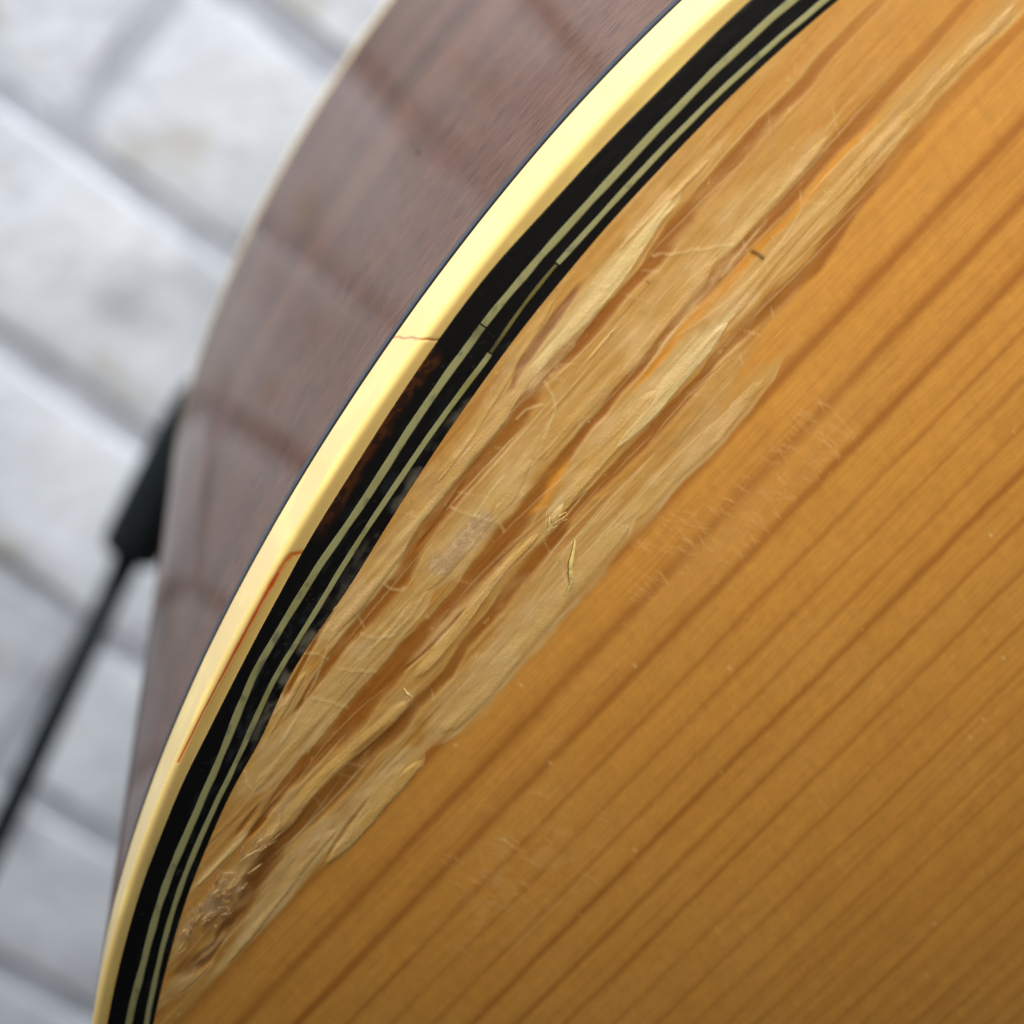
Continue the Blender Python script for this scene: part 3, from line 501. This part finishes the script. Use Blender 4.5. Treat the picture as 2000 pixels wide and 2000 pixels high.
def broken(u, v, col, z, dz):
    st = fbm(u * .13, v * 3.2, 143, 3); st2 = fbm(u * .4, v * 9, 144, 2); cl = fbm(u * .35, v * .9, 146, 4); fine = fbm(u * 1.4, v * 1.8, 148, 4)
    col = mixc(col, lin(180, 126, 50), dz * .6)
    col = mixc(col, T['haze'], dz * (.25 + .55 * sst(.32, .70, .6 * st + .4 * cl)))
    col = mixc(col, lin(160, 102, 34), dz * sst(.40, .25, st) * .3)
    z += dz * (.03 * (st - .5) + .004 * (st2 - .5) + .05 * (cl - .5) + .012 * (fine - .5))
    milk = np.zeros(u.shape)
    for k, (tone, lift, tilt, pts) in enumerate(SPLINTERS):
        a = np.array(pts); lo, hi = a[0, 0] - 2.5, a[-1, 0] + 2.5
        s_ = (u > lo) & (u < hi) & (v > a[:, 1].min() - 4) & (v < a[:, 1].max() + 3)
        if not s_.any(): continue
        uu, vv = u[s_], v[s_]; c, h = np.interp(uu, a[:, 0], a[:, 1]), np.interp(uu, a[:, 0], a[:, 2])
        h = h * (.92 + .3 * fbm(uu * .5, 0 * uu + k, 201)); x_ = (vv - c) / np.maximum(h, .03) + .22 * (fbm(uu * .35, vv * 2.4 + k, 218) - .5)
        e = np.minimum(uu - a[0, 0], a[-1, 0] - uu) + 3.4 * (fbm(vv * 2.2 + k, uu * .15, 230, 3) - .5)
        sharp = tone in ('cream', 'yellow'); m = sst(-1.75, -.45, x_) * sst(1.12 if sharp else 1.16, .84 if sharp else .78, x_) * sst(-1.6, 1.8, e)
        s1 = fbm(uu * .12, vv * 3. + k * 7, 208, 3); c2 = fbm(uu * .5, vv * 1.0 + k * 3, 210, 4)
        tc = np.broadcast_to(T[tone], uu.shape + (3,)); tc = mixc(tc, lin(182, 138, 72), sst(.52, .28, s1) * .5); tc = mixc(tc, T['cream'], sst(.52, .78, s1) * .45); tc = mixc(tc, lin(186, 152, 112), sst(.5, .75, c2) * .35)
        rim = np.exp(-((x_ - .86) / .09) ** 2) * sst(.35, .7, fbm(uu * .45 + k, 0 * uu, 239)) * sst(-.5, 1.5, e); tc = mixc(tc, lin(232, 208, 148), rim * .6)
        col[s_] = mixc(col[s_], tc, m * (.82 if sharp else .68) * (.72 + .5 * c2)); milk[s_] = np.maximum(milk[s_], m)
    for k, tr in GROOVES.items():
        c, h, e = track(tr, u)
        h = h * (.85 + .35 * fbm(u * .6, v * 0 + len(k), 150)); c = c + .14 * (fbm(u * .5, v * 0, 151) - .5) + .05 * (fbm(u * 2.2, v * 0, 153) - .5)
        ex = 2.2 if k in ('YO', 'YP') else 4.5; m = np.exp(-(np.abs(v - c) / np.maximum(h * 1.05, .06)) ** ex) * e
        tone = T['orange'] if k in ('YO', 'YP') else T['groove']
        if k in 'ZYA':
            for sg, am in ((-1, .55), (1, .30)):
                lip = np.exp(-((v - c - sg * (h * 1.12 + .06)) / .055) ** 2) * e * sst(.40, .70, fbm(u * .30 + 9 * sg, v * 0 + len(k) + ord(k[0]), 237)) * dz
                col = mixc(col, lin(226, 198, 136), lip * am)
        if k[0] == 'L' or k == 'A': tone = mixc(np.broadcast_to(T['groove'], u.shape + (3,)), T['brown'], sst(-25, -45, u))
        if k == 'W0': tone = lin(150, 100, 60)
        wob = (.90 + .35 * (fbm(u * .3, v * 3, 152) - .5) - .30 * sst(.55, .8, cl)) * (1 - .45 * sst(2, 11, u))
        col = mixc(col, tone, np.clip(m * wob, 0, .95))
        z -= m * (.02 if k in ('YO', 'YP') else .05) * (.25 + .75 * sst(6, -12, u)) * (.15 + .85 * dz)
    near = (v < 42.5) & (dz > .01)
    if near.any():
        uu, vv = u[near], v[near]
        d = polydist(uu, vv, GREY_PATCH); g = sst(.95, .35, d + .5 * (fbm(uu * 1.5, vv * 1.5, 213) - .5)); col[near] = mixc(col[near], mixc(np.broadcast_to(lin(172, 142, 114), uu.shape + (3,)), lin(206, 184, 150), sst(.55, .75, fbm(uu * 3, vv * 3, 233))), g * .7)
        fz = np.exp(-((uu + 57.) / 2.6) ** 2 - ((vv - 40.4) / .8) ** 2) * sst(.35, .7, fbm(uu * 2.4, vv * 2.8, 234, 3)); col[near] = mixc(col[near], lin(190, 162, 126), np.clip(fz * 1.3, 0, .85))
    # thin slivers and hairline splits running with the grain, short cracks across it
    rl = random.Random(77)
    for i in range(270):
        u0 = rl.uniform(-66, 6); lim = float(np.interp(u0, [-66, -50, -15, 6], [42.5, 42.8, 42.6, 39.5])); v0 = lim - rl.random() ** 1.2 * 10.5; L = rl.uniform(1.2, 7.5); sl = rl.gauss(0, .045); wd = rl.uniform(.022, .06); am = rl.uniform(.18, .58); kind = rl.random(); bend = rl.gauss(0, .012); ph = rl.uniform(0, 9)
        if i >= 215: L = rl.uniform(.25, .7); sl = rl.choice((-1, 1)) * rl.uniform(.9, 2.6); kind = 0; wd = rl.uniform(.025, .045); am *= .7
        s_ = (u > u0 - L) & (u < u0 + L) & (v > v0 - 3) & (v < v0 + 3)
        if not s_.any(): continue
        uu = u[s_] - u0; d = v[s_] - v0 - sl * uu - bend * uu * uu - .10 * (fbm(uu * .9 + ph, 0 * uu, 238) - .5)
        m = np.exp(-(d / (wd / max(1., abs(sl)) ** 0 * (1 + abs(sl)))) ** 2) * sst(1, .35, np.abs(uu) / L) * am * dz[s_]
        col[s_] = mixc(col[s_], lin(228, 200, 142) if kind < .72 else lin(126, 72, 16), m); z[s_] += (.008 if kind < .72 else -.01) * m
    # milky mottling and crazing of the lifted lacquer
    col = mixc(col, lin(222, 184, 130), dz * sst(.48, .74, cl) * .46 * (.2 + .8 * milk)); col *= (1 + dz * .16 * (fine - .5))[..., None]
    cz = np.abs(fbm(u * .9 + .35 * v, v * .8, 235, 2) - .5); col = mixc(col, lin(224, 196, 140), dz * milk * np.exp(-(cz / .006) ** 2) * .35 * sst(.45, .7, noise(u * .35, v * .5, 236)))
    light_lines(u, v, col, z, ['white'], .075, .6, lin(226, 200, 138), .02)
    d = (noise(u * 1.6, v * 1.6, 214) > .94) * sst(.55, .9, noise(u * 8, v * 8, 215)) * dz; col = mixc(col, lin(228, 196, 132), d * .5)
    d = (noise(u * 1.9, v * 1.9, 216) > .965) * sst(.6, .9, noise(u * 9, v * 9, 217)) * dz; col = mixc(col, lin(92, 58, 24), d * .6)
    return col
def sound_wood(u, v):
    fib = fbm(u * .35, v * 9, 140, 3); fib2 = fbm(u * .09, v * 2.6, 141, 3); blot = fbm(u * .16, v * .22, 142, 3); mot = fbm(u * 1.7, v * 2.0, 147, 3); silk = fbm(u * 3.2 + v * .8, v * .7, 149, 3)
    col = np.broadcast_to(T['base'], u.shape + (3,)).copy()
    col = mixc(col, lin(208, 150, 70), sst(.42, .75, blot) * .35)
    col = mixc(col, lin(180, 116, 46), sst(.5, .8, fib2) * .35)
    col *= (1 + .24 * (fib - .5) + .17 * (mot - .5) + .12 * (silk - .5))[..., None]
    rd = ring_dark(u, v); col = mixc(col, T['ring'], rd * .72)
    return col, .004 * rd + .004 * (fib2 - .5)
def board():
    u_f = np.arange(-76, 22, .11)
    umin, umax = LEFT[0, 0] + .3, LEFT[-1, 0] - .3
    us = np.concatenate([np.linspace(umin, -76, 60, endpoint=False), u_f, np.linspace(22, umax, 120)])
    w1 = np.concatenate([np.arange(0, 17.6, .056), np.arange(17.6, 64, .135)])
    ls = LEFT[np.argsort(LEFT[:, 0])]
    vl = np.interp(us, ls[:, 0], ls[:, 1]) + np.where((us > -84) & (us < 24), 0, 0)
    # inner line of the purfling: offset measured square to the edge
    sl = np.gradient(vl, us); vl = vl + tab(OFF_WOOD, us) * np.sqrt(1 + np.clip(sl, -1.2, 1.2) ** 2)
    vr = 2 * VAX - vl
    half = np.linspace(0, 1, 30)[1:]
    wl = np.minimum(w1[None], (VAX - vl)[:, None] * np.linspace(.02, .98, len(w1))[None] * 1.0 + 1e9 * ((VAX - vl) > 70)[:, None])
    v = vl[:, None] + wl
    rest = v[:, -1:] + (vr[:, None] - v[:, -1:]) * half[None]
    v = np.concatenate([v, rest], 1); u = np.broadcast_to(us[:, None], v.shape).copy()
    col, z = sound_wood(u, v); z = z.copy(); dz = zone(u, v)
    col = broken(u, v, col, z, dz)
    # crushed-finish wrinkles
    for _ in range(270):
        if random.random() < .72:
            cu, cv = random.uniform(-24, -7), 0; cv = random.uniform(44.8, 47.2) if cu < -17 and random.random() < .5 else random.uniform(46.5, 50.2); ln, am = random.uniform(.5, 1.3), random.uniform(.15, .42)
            if cu < -20 and cv > 48.6: continue
        else:
            cu, cv = random.gauss(-43.5, 3.2), random.gauss(54.8, 2.4); ln, am = random.uniform(.5, 1.6), random.uniform(.18, .50)
        i0, i1 = np.searchsorted(us, [cu - .9, cu + .9])
        cs = slice(i0, i1); uu, vv = u[cs], v[cs]
        ang = random.gauss(1.42, .26); x_ = (uu - cu) * math.cos(ang) + (vv - cv) * math.sin(ang); y_ = -(uu - cu) * math.sin(ang) + (vv - cv) * math.cos(ang)
        y_ = y_ - .22 * (x_ / ln) ** 2 * random.choice((-1, 1, .4))
        m = np.exp(-(x_ / (ln * .55)) ** 4) * np.exp(-(y_ / random.uniform(.04, .065)) ** 2) * am
        col[cs] = mixc(col[cs], lin(226, 178, 108), m); z[cs] += .015 * m
    cru = np.exp(-((u + 15) / 8) ** 2 - ((v - 48.4) / 1.5) ** 2) * fbm(u * .8, v * 1.2, 160)
    col = mixc(col, lin(204, 150, 84), np.clip(cru * .5, 0, .4))
    sc = np.exp(-((u + 43.5) / 5) ** 2 - ((v - 54.8) / 3.4) ** 2) * sst(.42, .7, fbm(u * .9, v * 1.0, 161, 4)); col = mixc(col, lin(214, 164, 96), np.clip(sc * .5, 0, .45))
    for a, b in FLECKS:
        d = np.hypot((u - a) / .09, (v - b) / .16); col = mixc(col, lin(244, 214, 150), np.exp(-d ** 2) * .5)
    d = polydist(u[:, :400], v[:, :400], SPECK); col[:, :400] = mixc(col[:, :400], lin(70, 38, 14), np.exp(-(d / .12) ** 2) * .9)
    dots = (noise(u * 1.3, v * 1.3, 170) > .955) * sst(.5, .9, noise(u * 7, v * 7, 171))
    col = mixc(col, lin(226, 184, 116), dots * .35)
    gloss = np.clip(1 - dz * .25, 0, 1)
    z[:, 0] -= .0
    p = UV3(u, v, z)
    du = np.diff(v, axis=1) > 1e-4
    me = grid_mesh('soundboard', p, np.clip(col, 0, 1), {'gloss': gloss}, flip=True)
    return gpart('soundboard', me, M_WOOD)
top_plate = board()

# ----------------------------------------------------------------- splinters: strips of torn finish and fibre standing proud
def splinter(k, tone, lift, tilt, pts):
    a = np.array(pts); u = np.arange(a[0, 0], a[-1, 0], .10)
    c = np.interp(u, a[:, 0], a[:, 1]); h = np.interp(u, a[:, 0], a[:, 2]); e = np.minimum(u - u[0], u[-1] - u)
    # smooth the traced polyline
    ker = np.hanning(15); ker /= ker.sum(); pad = lambda q: np.convolve(np.pad(q, 7, mode='edge'), ker, 'valid'); c, h = pad(c), pad(h)
    hl = h * 1.45 * (1 + .30 * (fbm(u * .55, 0 * u + k, 201) - .5)) + .10 * (fbm(u * 3.5, 0 * u + k, 202) - .5) * sst(0, 1, e)
    hr = h * (1 + .10 * (fbm(u * .55, 0 * u + k, 203) - .5)) + .08 * (fbm(u * 3.5, 0 * u + k, 204) - .5) * sst(0, 1, e)
    t = np.concatenate([[-1.04, -1.0], np.linspace(-.96, .84, 30), [.90, .94, .97, 1.0, 1.03]])
    v = c[:, None] + np.where(t[None] < 0, hl[:, None], hr[:, None]) * t[None]; U = np.broadcast_to(u[:, None], v.shape)
    el = e[:, None] + 2.6 * (fbm(v * 1.7 + k, U * .12, 230, 3) - .5)                     # the ends break up fibre by fibre
    ends = sst(-.1, 1.6, el)
    rise = sst(-1.02, .35, t)[None] + 0 * v
    z = -.05 + ends * ((.05 + lift * .20) * rise * (1 - (.45 * sst(.90, 1.0, t) if tone in ('cream', 'yellow') else 1.15 * sst(.45, 1.0, t))[None]) + (.20 if tone in ('cream', 'yellow') else .05) * tilt * np.clip(t, 0, 1)[None])
    z = z + ends * rise * (.05 * (fbm(U * .35, v * 1.3 + k, 205) - .5) + .015 * (fbm(U * .16, v * 3.4, 206, 2) - .5) + .010 * (fbm(U * 1.2, v * 12, 207) - .5)) * (t < .99)[None]
    z[:, 0] = z[:, -1] = -.5; z[0] = z[-1] = -.5
    zc = np.zeros(v.shape); col, _ = sound_wood(U, v); col = broken(U, v, col, zc, np.maximum(zone(U, v), sst(0, 1.5, el))); z = z + np.clip(zc, -.05, .05) * (np.abs(t) < .99)[None]
    edge = sst(.82, .97, t)[None] * sst(1.02, .99, t)[None] * sst(.25, .7, noise(U * .7, 0 * v + k, 211)) * ends
    col = mixc(col, T[tone], (.30 if tone in ('cream', 'yellow') else .12) * ends * rise); col = mixc(col, lin(228, 200, 136), edge * (.40 if tone in ('cream', 'yellow') else .25))
    me = grid_mesh('splinter', UV3(U, v, z), np.clip(col, 0, 1), flip=True)
    return gpart('splinter', me, M_FIBRE, top_plate)
for k, (tone, lift, tilt, pts) in enumerate(SPLINTERS): splinter(k, tone, lift, tilt, pts)

def curl(pl, r, z0, z1, tone, k, flat=.5):                       # a thin curled shaving
    a = np.array(pl); s = np.concatenate([[0], np.cumsum(np.linalg.norm(np.diff(a, axis=0), axis=1))]); f = np.linspace(0, s[-1], max(14, int(s[-1] / .08)))
    c = np.stack([np.interp(f, s, a[:, 0]), np.interp(f, s, a[:, 1])], 1)
    ker = np.ones(5) / 5; c = np.stack([np.convolve(np.pad(c[:, i], 2, mode='edge'), ker, 'valid') for i in (0, 1)], 1)
    x = f / s[-1]; nn = inset(c, False); rr = r * np.clip(np.sin(np.pi * (.04 + .92 * x)) ** .6, .12, 1) * (.7 + .6 * fbm(x * 9, 0 * x + k, 220))
    z = z0 + (z1 - z0) * np.sin(np.pi * x) + .05 * (fbm(x * 8, 0 * x + k, 221) - .5)
    an = np.linspace(0, 2 * np.pi, 12, endpoint=False)
    o = rr[:, None] * np.cos(an); zz = z[:, None] + flat * rr[:, None] * np.sin(an) + .03 * (noise(x[:, None] * 30, an[None] * 2, 222) - .5)
    p = UV3(c[:, None, 0] + nn[:, None, 0] * o, c[:, None, 1] + nn[:, None, 1] * o, zz)
    col = np.broadcast_to(tone, p.shape).copy() * (.82 + .36 * fbm(x[:, None] * 14, an[None] * 1.2, 223))[..., None]
    return p, col
def curl_obj(name, items, kind=None):
    o = None
    if len(items) == 1:
        me = grid_mesh(name, items[0][0], items[0][1], closed=True); return gpart(name, me, M_HAIR, top_plate, kind)
    vs, fs, cs, n0 = [], [], [], 0
    for p, c in items:
        n, m = p.shape[:2]; vs.append(W(p).reshape(-1, 3)); cs.append(c.reshape(-1, 3))
        for i in range(n - 1):
            for j in range(m): fs.append((n0 + i * m + j, n0 + i * m + (j + 1) % m, n0 + (i + 1) * m + (j + 1) % m, n0 + (i + 1) * m + j))
        n0 += n * m
    me = bpy.data.meshes.new(name); me.from_pydata(np.concatenate(vs).tolist(), [], fs)
    at = me.color_attributes.new('Col', 'FLOAT_COLOR', 'POINT'); cs = np.concatenate(cs); at.data.foreach_set('color', np.concatenate([cs, np.ones((len(cs), 1))], 1).ravel().astype(np.float32))
    me.polygons.foreach_set('use_smooth', [True] * len(fs))
    return gpart(name, me, M_HAIR, top_plate, kind)
curl_obj('curled_shaving', [curl(LIGHT_LINES['curl'][0], .13, .14, .34, lin(214, 190, 118), 1, .35)])
curl_obj('curled_shaving', [curl(LIGHT_LINES['flake_edge'][0], .08, .14, .20, lin(206, 182, 124), 9)])
def hairs(n, cu, cv, su, sv, ln, r, tones, z0, seed, bias=0.):
    rg = random.Random(seed); out = []
    for i in range(n):
        u0, v0 = rg.gauss(cu, su), rg.gauss(cv, sv); h = rg.gauss(bias, .32); pl = [(u0, v0)]; L = ln * rg.uniform(.4, 1.2)
        for s_ in range(6):
            h += rg.gauss(0, .10); u0 += math.cos(h) * L / 6; v0 += math.sin(h) * L / 6; pl.append((u0, v0))
        out.append(curl(pl, r * rg.uniform(.6, 1.5), z0 * rg.uniform(.6, 1.3), z0 * rg.uniform(.8, 2.4), tones[i % len(tones)], i + seed, .8))
    return out
TONES = [lin(186, 150, 104), lin(172, 140, 104), lin(196, 164, 104), lin(176, 132, 80)]
curl_obj('fibre_tuft', hairs(46, -57.2, 40.5, 1.7, .42, 1.1, .045, TONES, .07, 5), 'stuff')
curl_obj('fibre_tuft', hairs(26, -54.0, 39.8, 2.2, .30, 2.2, .035, TONES, .12, 6), 'stuff')
curl_obj('fibre_tuft', hairs(7, TUFT[0], TUFT[1], .5, .2, .9, .03, [lin(214, 188, 122), lin(204, 170, 104)], .14, 15, .2), 'stuff')

# ----------------------------------------------------------------- wall behind: whitewashed bricks in grey mortar, 536 mm behind the top
ZW = -536.; PITCH, COURSE, JOINT = 225., 75., JOINT_MM
wall = empty('brick_wall', WV(P3(0, -900, ZW))); tag(wall, 'whitewashed brick wall with grey mortar joints standing out of focus behind the guitar', 'wall')
def brick_mesh(seed):
    rg = random.Random(seed); L, Hh, D = PITCH - JOINT, COURSE - JOINT, 30.
    nx, ny = 11, 6; pts = []
    xs = [-.5, -.47, -.42, -.3, -.15, 0, .15, .3, .42, .47, .5]; ys = [-.5, -.42, -.25, 0, .25, .42, .5]
    ny = len(ys); V, F = [], []
    for j, y in enumerate(ys):
        for i, x_ in enumerate(xs):
            ed = max(0, (abs(x_) - .44) / .06) ** 1.5 + max(0, (abs(y) - .36) / .14) ** 1.5
            jit = 1.6 if 0 < i < nx - 1 and 0 < j < ny - 1 else 2.2
            V.append((x_ * L * .001 + rg.gauss(0, jit * .35) * .001, -(D - .7 * min(1.6, ed) + rg.gauss(0, .35)) * .001, y * Hh * .001 + rg.gauss(0, jit * .35) * .001))
    for j in range(ny - 1):
        for i in range(nx - 1): F.append((j * nx + i, j * nx + i + 1, (j + 1) * nx + i + 1, (j + 1) * nx + i))
    rim = [i for i in range(nx)] + [j * nx + nx - 1 for j in range(1, ny)] + [(ny - 1) * nx + i for i in range(nx - 2, -1, -1)] + [j * nx for j in range(ny - 2, 0, -1)]
    b0 = len(V)
    for r_ in rim: x_, y_, z_ = V[r_]; V.append((x_, y_, z_))
    for r_ in rim: x_, y_, z_ = V[r_]; V.append((x_ * 1.01, 0., z_ * 1.02))
    nr = len(rim)
    for i in range(nr): j = (i + 1) % nr; F.append((b0 + j, b0 + i, b0 + nr + i, b0 + nr + j))
    me = bpy.data.meshes.new('brick'); me.from_pydata([tuple(v) for v in V], [], F); me.polygons.foreach_set('use_smooth', [True] * len(F)); me.materials.append(M_BRICK)
    return me
BM = [brick_mesh(50 + i) for i in range(6)]
rg = random.Random(3)
def wall_loc(e, n, z): return WV(P3(e, n, z)) - wall.location
for k in range(-3, 10):
    n = -110 - COURSE * k
    for i in range(-2, 3):
        e = 20 + PITCH / 2 + PITCH * i + (PITCH / 2 if k % 2 else 0)
        o = bpy.data.objects.new('brick', BM[rg.randrange(6)]); COL.objects.link(o); o.parent = wall
        o.location = wall_loc(e + rg.gauss(0, 1.2), n + rg.gauss(0, 1.6), ZW - 30 + rg.gauss(0, .5)); o.rotation_euler = (rg.gauss(0, .003), rg.gauss(0, .012), rg.gauss(0, .002))
        if rg.random() < .5: o.scale = (-1, 1, 1)
gx = np.linspace(-700, 800, 60); gy = np.linspace(-1000, 260, 60)
EE, NN = np.meshgrid(gx, gy, indexing='ij'); zz = ZW - 1.6 + .8 * (fbm(EE * .05, NN * .05, 300) - .5)
mp = np.stack([ACR.x * EE + UPV.x * NN, ACR.y * EE + UPV.y * NN, zz], -1)
mo = link('mortar', grid_mesh('mortar', mp), M_MORTAR, wall); mo.matrix_parent_inverse = Matrix.Translation(-wall.location)

# ----------------------------------------------------------------- stand arm
def lathe(a, b, prof, n=40):
    a, b = np.array(a, float), np.array(b, float); d = (b - a) / np.linalg.norm(b - a); x = np.cross(d, [0, 0, 1.]); x /= np.linalg.norm(x); y = np.cross(d, x)
    an = np.linspace(0, 2 * np.pi, n, endpoint=False); L = np.linalg.norm(b - a)
    return np.stack([a + d * (t * L) + r * (np.cos(an)[:, None] * x + np.sin(an)[:, None] * y) for t, r in prof], 0)
A0, ADIR = np.array([-46.73, -190.33, -330.]), None
FAR = np.array([-183.99, -459.32, -330.]); ADIR = (A0 - FAR) / np.linalg.norm(A0 - FAR)
CAPT = np.array([-24.32, -147.96, -330.])
stand = empty('guitar_stand', Vector(W(FAR))); tag(stand, 'black guitar stand arm with a thick rubber tip, blurred behind the guitar', 'guitar stand')
def spart(name, p, mat):
    o = link(name, grid_mesh(name, p, closed=True), mat, stand); o.matrix_parent_inverse = Matrix.Translation(-stand.location); return o
spart('rod', lathe(FAR, A0 + ADIR * 6, [(0, 0), (0, ROD_R), (1, ROD_R), (1, 0)]), M_ROD)
spart('rubber_tip', lathe(A0, CAPT + ADIR * 3, [(0, 0), (0, ROD_R * 1.05), (0.0, CAP_R * .9), (.015, CAP_R * .98), (.05, CAP_R), (.3, CAP_R * .99), (.6, CAP_R * .96), (.82, CAP_R * .9), (.9, CAP_R * .82), (.95, CAP_R * .66), (.98, CAP_R * .44), (.995, CAP_R * .2), (1, 0)]), M_RUBBER)
